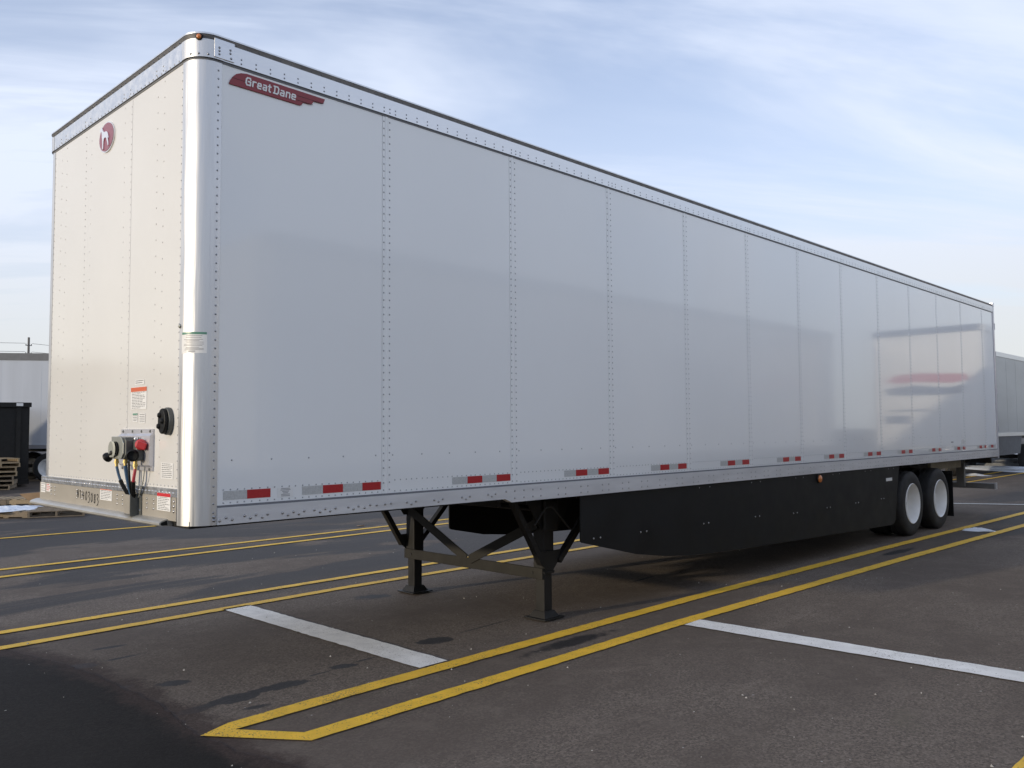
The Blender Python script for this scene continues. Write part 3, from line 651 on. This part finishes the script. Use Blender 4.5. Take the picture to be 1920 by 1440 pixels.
MB().box(-.0655, -.010, .682, .689, 1.150, 1.288).build('pocket_side', MT['grey'], pk); MB().box(-.059, -.010, .768, .774, 1.19, 1.28).build('pocket_side', MT['sill'], pk); MB().box(-.015, -.0095, .640, .681, 1.155, 1.29).build('pocket_flange', MT['grey'], pk)  # side towards the corner post coloured dark grey to paint in its shade
MB().add([(-.01, .70, 1.16), (-.085, .69, 1.148), (-.085, .79, 1.162), (-.01, .78, 1.172)], [(0, 1, 2, 3)]).build('pocket_flap', MT['lip'], pk)
rv = MB()
for z in (1.27, 1.185): rv.dome((-.015, .662, z), (-1, 0, 0), .008, .006)
rv.build('bolts', MT['bolt'], pk, True, kind='stuff')
# oval document holder
dh = MB().prism([(-.001, .275 + .056 * math.cos(a), 1.735 + .082 * math.sin(a)) for a in [2 * math.pi * k / 24 for k in range(24)]], (-.030, 0, 0)).build('document_holder', MT['grey'], T, bevel=.006, label='oval black capped holder beside the corner post')
MB().prism([(-.032, .278 + .052 * math.cos(a), 1.735 + .076 * math.sin(a)) for a in [2 * math.pi * k / 24 for k in range(24)]], (-.022, 0, 0)).build('cap', MT['black'], dh, bevel=.006)
for y, z in ((.300, 1.770), (.310, 1.705), (.262, 1.735)): MB().dome((-.054, y, z), (-1, .2, 0), .018, .014, 10).build('knob', MT['black'], dh, True)

# underside: coupler plate, floor, slider rails
MB().box(.02, 2.5, .05, W - .05, 1.112, 1.152).build('coupler_plate', MT['blackm'], T)
MB().box(2.5, 16.0, .04, W - .04, 1.10, 1.152).build('floor', MT['blackm'], T)
for k in range(38): MB().box(2.75 + k * .35, 2.80 + k * .35, .30, W - .30, 1.03, 1.099).build('crossmember', MT['blackm'], T)
for y in (.70, 1.79): MB().box(9.5, 14.9, y, y + .10, .84, .999).build('slider_rail', MT['blackm'], T)
MB().box(13.0, 14.6, .24, .29, .93, 1.085).build('side_bracket', MT['tan'], T, bevel=.004, label='tan bracket under the rear of the trailer')  # bracket has a tan base colour

# landing gear
def leg(yc):
    l = MB().box(3.365, 3.495, yc - .065, yc + .065, .40, 1.09).build('landing_leg', MT['blackm'], T, bevel=.008)
    MB().box(3.378, 3.482, yc - .052, yc + .052, .022, .42).build('inner_leg', MT['blackm'], l, bevel=.006)
    MB().box(3.360, 3.500, yc - .070, yc + .070, .40, .425).build('leg_collar', MT['blackm'], l, bevel=.004)
    ft_ = MB().box(3.30, 3.56, yc - .13, yc + .13, .0095, .022).build('foot', MT['blackm'], l, bevel=.004)
    MB().add([(3.335, yc - .095, .022), (3.525, yc - .095, .022), (3.525, yc + .095, .022), (3.335, yc + .095, .022), (3.365, yc - .065, .075), (3.495, yc - .065, .075), (3.495, yc + .065, .075), (3.365, yc + .065, .075)],
             [(0, 1, 5, 4), (1, 2, 6, 5), (2, 3, 7, 6), (3, 0, 4, 7), (4, 5, 6, 7), (3, 2, 1, 0)]).build('foot_socket', MT['blackm'], ft_)
    s = -1 if yc < 1 else 1
    for x2, z2 in ((2.95, 1.08), (4.12, 1.07)):
        MB().beam((3.43 + (.11 if x2 > 3.4 else -.11), yc + s * .072, .50), (x2, yc + s * .075, z2), .05, .055, (0, 1, 0)).build('side_brace', MT['blackm'], l)
    MB().prism([(3.28, yc + s * .067, .60), (3.58, yc + s * .067, .60), (3.52, yc + s * .067, .48), (3.47, yc + s * .067, .43), (3.39, yc + s * .067, .43), (3.33, yc + s * .067, .48)], (0, s * .012, 0)).build('brace_gusset', MT['blackm'], l)
    MB().prism([(3.12, yc + s * .05, 1.09), (3.80, yc + s * .05, 1.09), (3.56, yc + s * .05, .80), (3.33, yc + s * .05, .80)], (0, s * .014, 0)).build('top_gusset', MT['blackm'], l)
    return l
leg(.40); leg(2.20)
cb = MB().box(3.345, 3.364, .34, 2.27, .355, .452).build('cross_bar', MT['olive'], T, bevel=.003)
MB().lathe([(.014, -.012), (.014, .006), (.0001, .006)], (3.345, .46, .405), (-1, 0, 0), 8).lathe([(.014, -.012), (.014, .006), (.0001, .006)], (3.345, 2.16, .405), (-1, 0, 0), 8).build('bolts', MT['blackm'], cb)
MB().beam((3.352, 2.20, .86), (3.352, 1.33, .44), .085, .012, (1, 0, 0)).build('diagonal_brace', MT['olive'], T); MB().beam((3.340, .40, .84), (3.340, 1.27, .44), .085, .012, (1, 0, 0)).build('diagonal_brace', MT['olive'], T)
MB().box(3.34, 3.52, .30, .33, .78, 1.05).build('gear_box', MT['blackm'], T, bevel=.01)
MB().tube([(3.10, .20, .86), (3.22, .18, 1.00), (3.26, .17, 1.01), (3.30, .17, 1.00), (3.50, .15, .80), (3.53, .15, .79), (3.56, .15, .81), (3.74, .14, 1.02)], .009, 8).build('crank_handle', MT['blackm'], T, True)
MB().tube([(3.40, .33, .96), (3.40, 2.2, .96)], .018, 8).build('cross_shaft', MT['blackm'], T, True)

# side skirts
sk = [(3.482, 1.09), (3.482, .715), (3.487, .70), (3.50, .690), (4.30, .505), (4.76, .437), (5.25, .392), (5.75, .368), (7.6, .315), (10.56, .245), (10.66, .262), (10.715, .30), (10.92, 1.09)]
skf = [(4.227, 1.09), (4.227, .575), (4.24, .55), (4.27, .538), (4.76, .440)] + sk[6:]
for y, nm in ((.012, 'side_skirt'), (W - .024, 'far_side_skirt')):
    s_ = MB().prism([(x, y, z) for x, z in (sk if y < 1 else skf)], (0, .012, 0)).build(nm, MT['black'], T, label='long black aerodynamic skirt panel')
    if y < 1:
        rv = MB()
        for x in (3.66, 4.36, 5.46, 6.54, 7.47, 8.40, 9.3, 10.2):
            for dx in (0, .095): rv.dome((x + dx, y, .712 - .012 * (x - 3.6) if x < 6.6 else .645), (0, -1, 0), .009, .005)
        for x in (5.39, 6.47, 7.55, 8.6, 9.65, 10.5):
            for dx in (0, .2): rv.dome((x + dx, y, 1.062), (0, -1, 0), .006, .004)
        rv.build('bolts', MT['bolt'], s_, True, kind='stuff')
        ml = MB().lathe([(.0001, 0), (.055, 0), (.055, .012), (.048, .02)], (8.17, y, 1.025), (0, -1, 0), 20).build('side_marker_lamp', MT['blackm'], s_, True)
        MB().lathe([(.048, .012), (.044, .03), (.026, .042), (.0001, .045)], (8.17, y, 1.025), (0, -1, 0), 20).build('lens', MT['amber'], ml, True)
        MB().box(10.40, 10.63, y - .0015, y, .885, .93).build('small_sticker', MT['white'], s_)

# wheels
def wheel_parts(y_out, sgn):
    """profile along the axle: y_out outer face, sgn direction inwards (+1 -> +y)"""
    ax = (0, sgn, 0)
    ty = MB().lathe([(.300, .012), (.325, .004), (.40, .0), (.455, .012), (.482, .030), (.492, .045), (.495, .075), (.490, .078), (.490, .088), (.495, .091), (.497, .14), (.491, .143), (.491, .153), (.497, .156), (.495, .20), (.490, .203), (.490, .213), (.495, .216), (.492, .245), (.482, .258), (.455, .276), (.40, .288), (.325, .284), (.300, .276)], (0, y_out, 0), ax, 56, True).mesh('tyre', MT['rubber'], True)
    ri = MB().lathe([(.290, .280), (.290, .17), (.305, .02), (.309, .005), (.302, -.002), (.294, .006), (.284, .03), (.272, .10), (.262, .155), (.235, .178), (.165, .185), (.150, .170), (.0001, .170)], (0, y_out, 0), ax, 48).mesh('rim', MT['rim'], True)
    hm = MB().lathe([(.090, .172), (.088, .14), (.07, .125), (.0001, .122)], (0, y_out, 0), ax, 24)
    for k in range(10):
        a = 2 * math.pi * k / 10; hm.lathe([(.014, .186), (.014, .155), (.0001, .153)], (.143 * math.cos(a), y_out, .143 * math.sin(a)), ax, 6)
    return ty, ri, hm.mesh('hub', MT['grey'], True)
near = wheel_parts(.02, 1); far = wheel_parts(W - .02, -1)
ni = wheel_parts(.345, 1); fi = wheel_parts(W - .345, -1)
for X in (11.49, 12.75):
    for pt in (near, far):
        e_ = bpy.data.objects.new('wheel', pt[0]); C.objects.link(e_); e_.parent = T; e_.location = (X, 0, .492)
        inst('rim', pt[1], e_); inst('hub', pt[2], e_)
    for pt in (ni, fi): e_ = inst('inner_wheel', pt[0], T, (X, 0, .492)); inst('rim', pt[1], e_)
    MB().tube([(X, .2, .49), (X, W - .2, .49)], .065, 12).build('axle', MT['blackm'], T, True)
for yy in (.04, W - .64): MB().box(13.44, 13.452, yy, yy + .60, .145, .865).build('mud_flap', MT['black'], T)
MB().beam((13.43, .03, .89), (13.43, .9, .89), .03, .05).build('flap_bracket', MT['blackm'], T)
MB().box(11.0, 13.3, .66, .70, .55, .86).build('suspension_frame', MT['blackm'], T)
# rear impact guard and frame
MB().box(15.95, 16.05, .055, W - .055, .468, .575).build('rear_bumper', MT['bggrey'], T, bevel=.006, label='grey rear underride bumper bar')
for yy in (.56, W - .70): MB().box(15.86, 15.95, yy, yy + .14, .50, 1.09).build('bumper_upright', MT['bggrey'], T)
MB().box(15.95, 16.05, .03, .054, .462, .582).build('bumper_end', MT['plate'], T)
MB().box(16.001, 16.075, -.016, W + .016, 1.06, 1.238).build('rear_sill', MT['plate'], T)
MB().prism([(15.45, .1, 1.07), (15.86, .1, 1.07), (16.0, .1, .96), (15.98, .1, 1.07)], (0, 2.3, 0)).build('rear_wedge', MT['blackm'], T)
for yy in (-.014, W - .066): MB().box(16.001, 16.075, yy, yy + .08, 1.2385, 3.99).build('rear_post', MT['plate'], T)
MB().box(16.001, 16.085, -.018, W + .018, 3.991, 4.075).build('rear_header', MT['plate'], T, bevel=.006)
for yy in (.068, 1.297): d_ = MB().box(16.01, 16.05, yy, yy + 1.225, 1.24, 3.988).build('rear_door', MT['panel'], T); MB().tube([(16.07, yy + .9, 1.2), (16.07, yy + .9, 3.98)], .016, 8).build('lock_rod', MT['bolt'], d_, True)
for z in (1.6, 2.3, 3.0, 3.55): MB().box(16.075, 16.095, -.02, .02, z, z + .12).build('door_hinge', MT['plate'], T)

# ------------------------------------------------------------------ other parked trailers
bg_ty, bg_ri, bg_hb = near
def parked(name, loc, rz, label, side='bgwhite', band=.24, top=4.1, skirt=None, length=16.1, front='front', bottom=1.1, group='parked trailers in the yard'):
    t = empty(name, loc, rz, label, 'trailer', group)
    MB().box(.12, length, .01, W - .01, bottom + .13, top - band).build('side_wall', MT[side], t)
    n = 13
    for i in range(1, n): MB().box(.1 + i * length / n - .012, .1 + i * length / n + .012, .0075, .0099, bottom + .14, top - band - .01).build('panel_seam', MT[side], t)
    f = MB().box(.0, .119, .06, W - .06, bottom + .12, top - .05).build('front_wall', MT[front], t)
    for path in ([(.119, 0, 0, -1), (.06, .0, 0, -1)] + arc(.09, .09, .09, 250, 180, 6) + [(0, .11, -1, 0)],): MB().sweep([(-.02, bottom), (.004, bottom), (.004, top - .02), (-.02, top - .02)], path).build('corner_post', MT['post'], t, True)
    MB().box(.10, length + .02, -.008, W + .008, top - band + .001, top).build('top_rail', MT['bggrey' if band > .2 else 'alu'], t)
    MB().box(.10, length + .02, -.012, W + .012, bottom, bottom + .129).build('bottom_rail', MT['plate' if band > .2 else 'alu'], t)
    MB().box(.05, length, .1, W - .1, bottom - .1, bottom - .001).build('floor_frame', MT['blackm'], t)
    if skirt: MB().prism([(3.5, .02, bottom - .001), (3.5, .02, .7), (5.3, .02, .64), (10.3, .02, .66), (10.6, .02, bottom - .001)], (0, .015, 0)).build('side_skirt', MT[skirt], t)
    for y in (.4, 2.1):
        l_ = MB().box(3.36, 3.5, y, y + .13, .4, bottom - .101).build('landing_leg', MT['blackm'], t); MB().box(3.38, 3.48, y + .02, y + .11, .02, .399).build('inner_leg', MT['blackm'], l_); MB().box(3.30, 3.56, y - .06, y + .19, .005, .02).build('foot', MT['blackm'], l_)
    for X in (11.5, 12.75):
        for pt in (near, far): e_ = inst('wheel', pt[0], t, (X, 0, .492)); inst('rim', pt[1], e_)
        MB().tube([(X, .2, .49), (X, W - .2, .49)], .065, 8).build('axle', MT['blackm'], t)
    MB().box(13.45, 13.46, .05, .65, .15, .95).build('mud_flap', MT['black'], t)
    return t
ang = R(-34); dv = Vector((math.cos(ang), math.sin(ang)))
tp = Vector((6.3, 27.3)) - dv * 11.5
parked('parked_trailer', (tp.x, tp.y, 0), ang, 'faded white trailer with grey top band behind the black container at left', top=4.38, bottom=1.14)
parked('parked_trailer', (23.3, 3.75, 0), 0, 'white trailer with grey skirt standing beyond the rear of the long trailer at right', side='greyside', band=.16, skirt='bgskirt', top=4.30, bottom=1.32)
parked('parked_trailer', (2.9, -7.05, 0), 0, 'white trailer parked two stalls nearer, reflected in the glossy side panels', side='panel', band=.16, skirt='bgskirt')
t4 = parked('parked_trailer', (19.7, -3.75, 0), 0, 'sunlit white trailer with red and navy stripe on its front, reflected near the rear wheels', band=.16)
MB().prism([(-.004, y, z) for y, z in ((.35, 2.82), (.55, 2.96), (1.2, 2.99), (2.2, 2.93), (2.25, 2.80), (1.9, 2.72), (1.0, 2.78), (.6, 2.74))], (-.005, 0, 0)).build('red_stripe', MT['redg'], t4)
MB().prism([(-.004, y, z) for y, z in ((.30, 2.62), (.9, 2.70), (1.8, 2.62), (2.15, 2.68), (2.1, 2.50), (1.7, 2.44), (.4, 2.46))], (-.005, 0, 0)).build('navy_stripe', MT['blueg'], t4)
MB().box(-.02, -.001, .04, W - .04, 3.94, 4.10).build('front_top_rail', MT['blueg'], t4); MB().box(-.006, -.001, .4, 1.3, 2.05, 2.10).build('trim_line', MT['blueg'], t4); MB().box(-.006, -.001, .3, .9, 1.75, 1.95).build('placard', MT['blueg'], t4)
# dark wheel seen past the rear bumper
sw = bpy.data.objects.new('spare_tyre', near[0]); C.objects.link(sw); sw.location = (28.9, 4.45, .492); sw.rotation_euler = (0, 0, R(8)); tag(sw, 'dark tyre standing on the ground behind the rear bumper', 'tyre')
inst('rim', near[2], sw)

# ------------------------------------------------------------------ left background: container, pallets, pole
ct = empty('roll_off_container', (6.15, 24.5, 0), R(-15), 'black steel roll-off container behind the pallets at the left edge', 'container')
MB().box(-6.0, 0, 0, 2.2, .15, 2.58).build('shell', MT['blackm'], ct)
for k in range(9): MB().box(-.35 - k * .7, -.23 - k * .7, -.07, -.001, .2, 2.5).build('rib', MT['blackm'], ct)
MB().box(-6.05, .05, -.10, -.0, 2.48, 2.62).build('top_rail', MT['blackm'], ct); MB().box(-6.05, .02, -.09, -.002, .1, .24).build('bottom_rail', MT['blackm'], ct)
MB().box(-.36, -.18, -.106, -.1005, 2.51, 2.60).build('label_plate', MT['white'], ct); MB().box(-1.25, -.98, -.006, -.0012, 2.30, 2.44).build('label_plate', MT['white'], ct)
for x in (-.4, -5.6):
    MB().lathe([(.0001, -.05), (.09, -.05), (.09, .05), (.0001, .05)], (x, .1, .09), (0, 1, 0), 12).build('roller', MT['blackm'], ct)
brd = MB().box(-.5, .5, -.05, .05, 0, .018).mesh('board', MT['wood']); brg = MB().box(-.5, .5, -.05, .05, 0, .018).mesh('board', MT['woodg'])
stg = MB().box(-.019, .019, -.6, .6, 0, .09).mesh('stringer', MT['wood']); stgg = MB().box(-.019, .019, -.6, .6, 0, .09).mesh('stringer', MT['woodg'])
def pallet(loc, rz, label, old=False, tilt=(0, 0), grp='wooden pallets at the left edge'):
    p = empty('wooden_pallet', loc, rz, label, 'pallet', grp); p.rotation_euler = (tilt[0], tilt[1], rz)
    for x in (-.48, 0, .48): inst('stringer', stgg if old else stg, p, (x, 0, .019))
    for k in range(7): inst('board', brg if old else brd, p, (rnd.uniform(-.01, .01), -.55 + k * .183, .110))
    for k in range(4): inst('board', brg if old else brd, p, (0, -.55 + k * .366, 0))
    return p
def camspot(px, py_ground=None, depth=None):
    u = (px - 960) / 1580.4
    d = fw + rt * u
    return Vector((-2.173 + d.x * depth, -4.691 + d.y * depth))
q = camspot(12, depth=23.0)
for k in range(7):
    a = camspot(-6 + 4 * (k % 2), depth=25.4); pallet((a.x, a.y, .005 + k * .132), R(-24 + 4 * k), ['lowest', 'second lowest', 'third lowest', 'middle', 'third highest', 'second highest', 'topmost'][k] + ' pallet of the stack in front of the black container', k < 3)
a = camspot(30, depth=20.2); pallet((a.x, a.y, .005), ang + R(90), 'pale pallet lying flat with open deck boards, behind the snowy pallet')
a = camspot(-25, depth=20.0); pallet((a.x, a.y, .005), ang + R(95), 'pallet lying flat cut by the left edge beside the open deck pallet', True)
a = camspot(26, depth=17.2); pallet((a.x, a.y, .005), ang + R(80), 'weathered pallet lying under a sheet of snow at the left edge', True)
lump('snow_patch', a.x - .05, a.y + .05, .62, .52, .05, .5, MT['snow'], 'white snow sheet lying on top of the weathered pallet', 'leftover snow patches').location.z = .13
a = camspot(116, depth=17.4); pallet((a.x, a.y, .005), ang + R(12), 'weathered flat pallet just under the corner of the front sill', True)
a = camspot(20, depth=18.4); lump('snow_patch', a.x, a.y, 1.3, .35, .10, ang, MT['snow'], 'strip of snow on the ground between the flat pallets', 'leftover snow patches')
a = camspot(70, depth=19.2)
o = MB().prism([(-.32, 0, .30), (.25, .02, .34), (.27, .03, .16), (.05, .0, .005)], (0, .012, 0)).build('cardboard_sheet', MT['cardboard'], None, loc=(a.x, a.y, 0)); o.rotation_euler = (0, 0, ang); tag(o, 'torn brown cardboard sheet propped beside the pale pallet', 'cardboard')

pl = empty('utility_pole', (26, 95, 0), 0, 'thin wooden utility pole with wires above the faded trailer at left', 'utility pole')
MB().tube([(0, 0, 0), (0, 0, 11.9)], [.17, .11], 8).build('pole', MT['poleg'], pl, True)
for z in (11.0, 10.1): MB().box(-.30, .30, -.05, .05, z, z + .07).build('crossarm', MT['poleg'], pl)
for x in (-.26, .26):
    for z in (11.07, 10.17): MB().lathe([(.04, 0), (.05, .08), (.02, .14), (.0001, .16)], (x, 0, z), (0, 0, 1), 8).build('insulator', MT['poleg'], pl)
for (x, z, ex, ey, ez) in ((-.33, 11.25, -46, 12, 11.2), (-.33, 10.35, -46, 12, 10.3), (.33, 11.25, 44, -6, 9.6), (.33, 10.35, 44, -6, 9.0)):
    P0 = Vector((x, 0, z)); P1 = Vector((ex, ey, ez)); MB().tube([P0.lerp(P1, k / 12) - Vector((0, 0, 1.0 * math.sin(math.pi * k / 12) * .35)) for k in range(13)], .02, 5).build('wire', MT['poleg'], pl, True)
# long shed whose roofline shows in the glossy front wall
sh = empty('warehouse', (-62, 62, 0), R(12), 'long low warehouse across the yard, mirrored in the glossy front wall', 'building')
MB().box(0, 64, 0, 24, 0, 7.2).build('wall', MT['wall'], sh); MB().box(-.3, 64.3, -.3, 24.3, 7.2, 7.6).build('parapet', MT['bggrey'], sh)
for k in range(9): MB().box(4 + k * 6.6, 7.2 + k * 6.6, -.06, -.001, 1.1, 4.2).build('dock_door', MT['bgwhite'], sh)
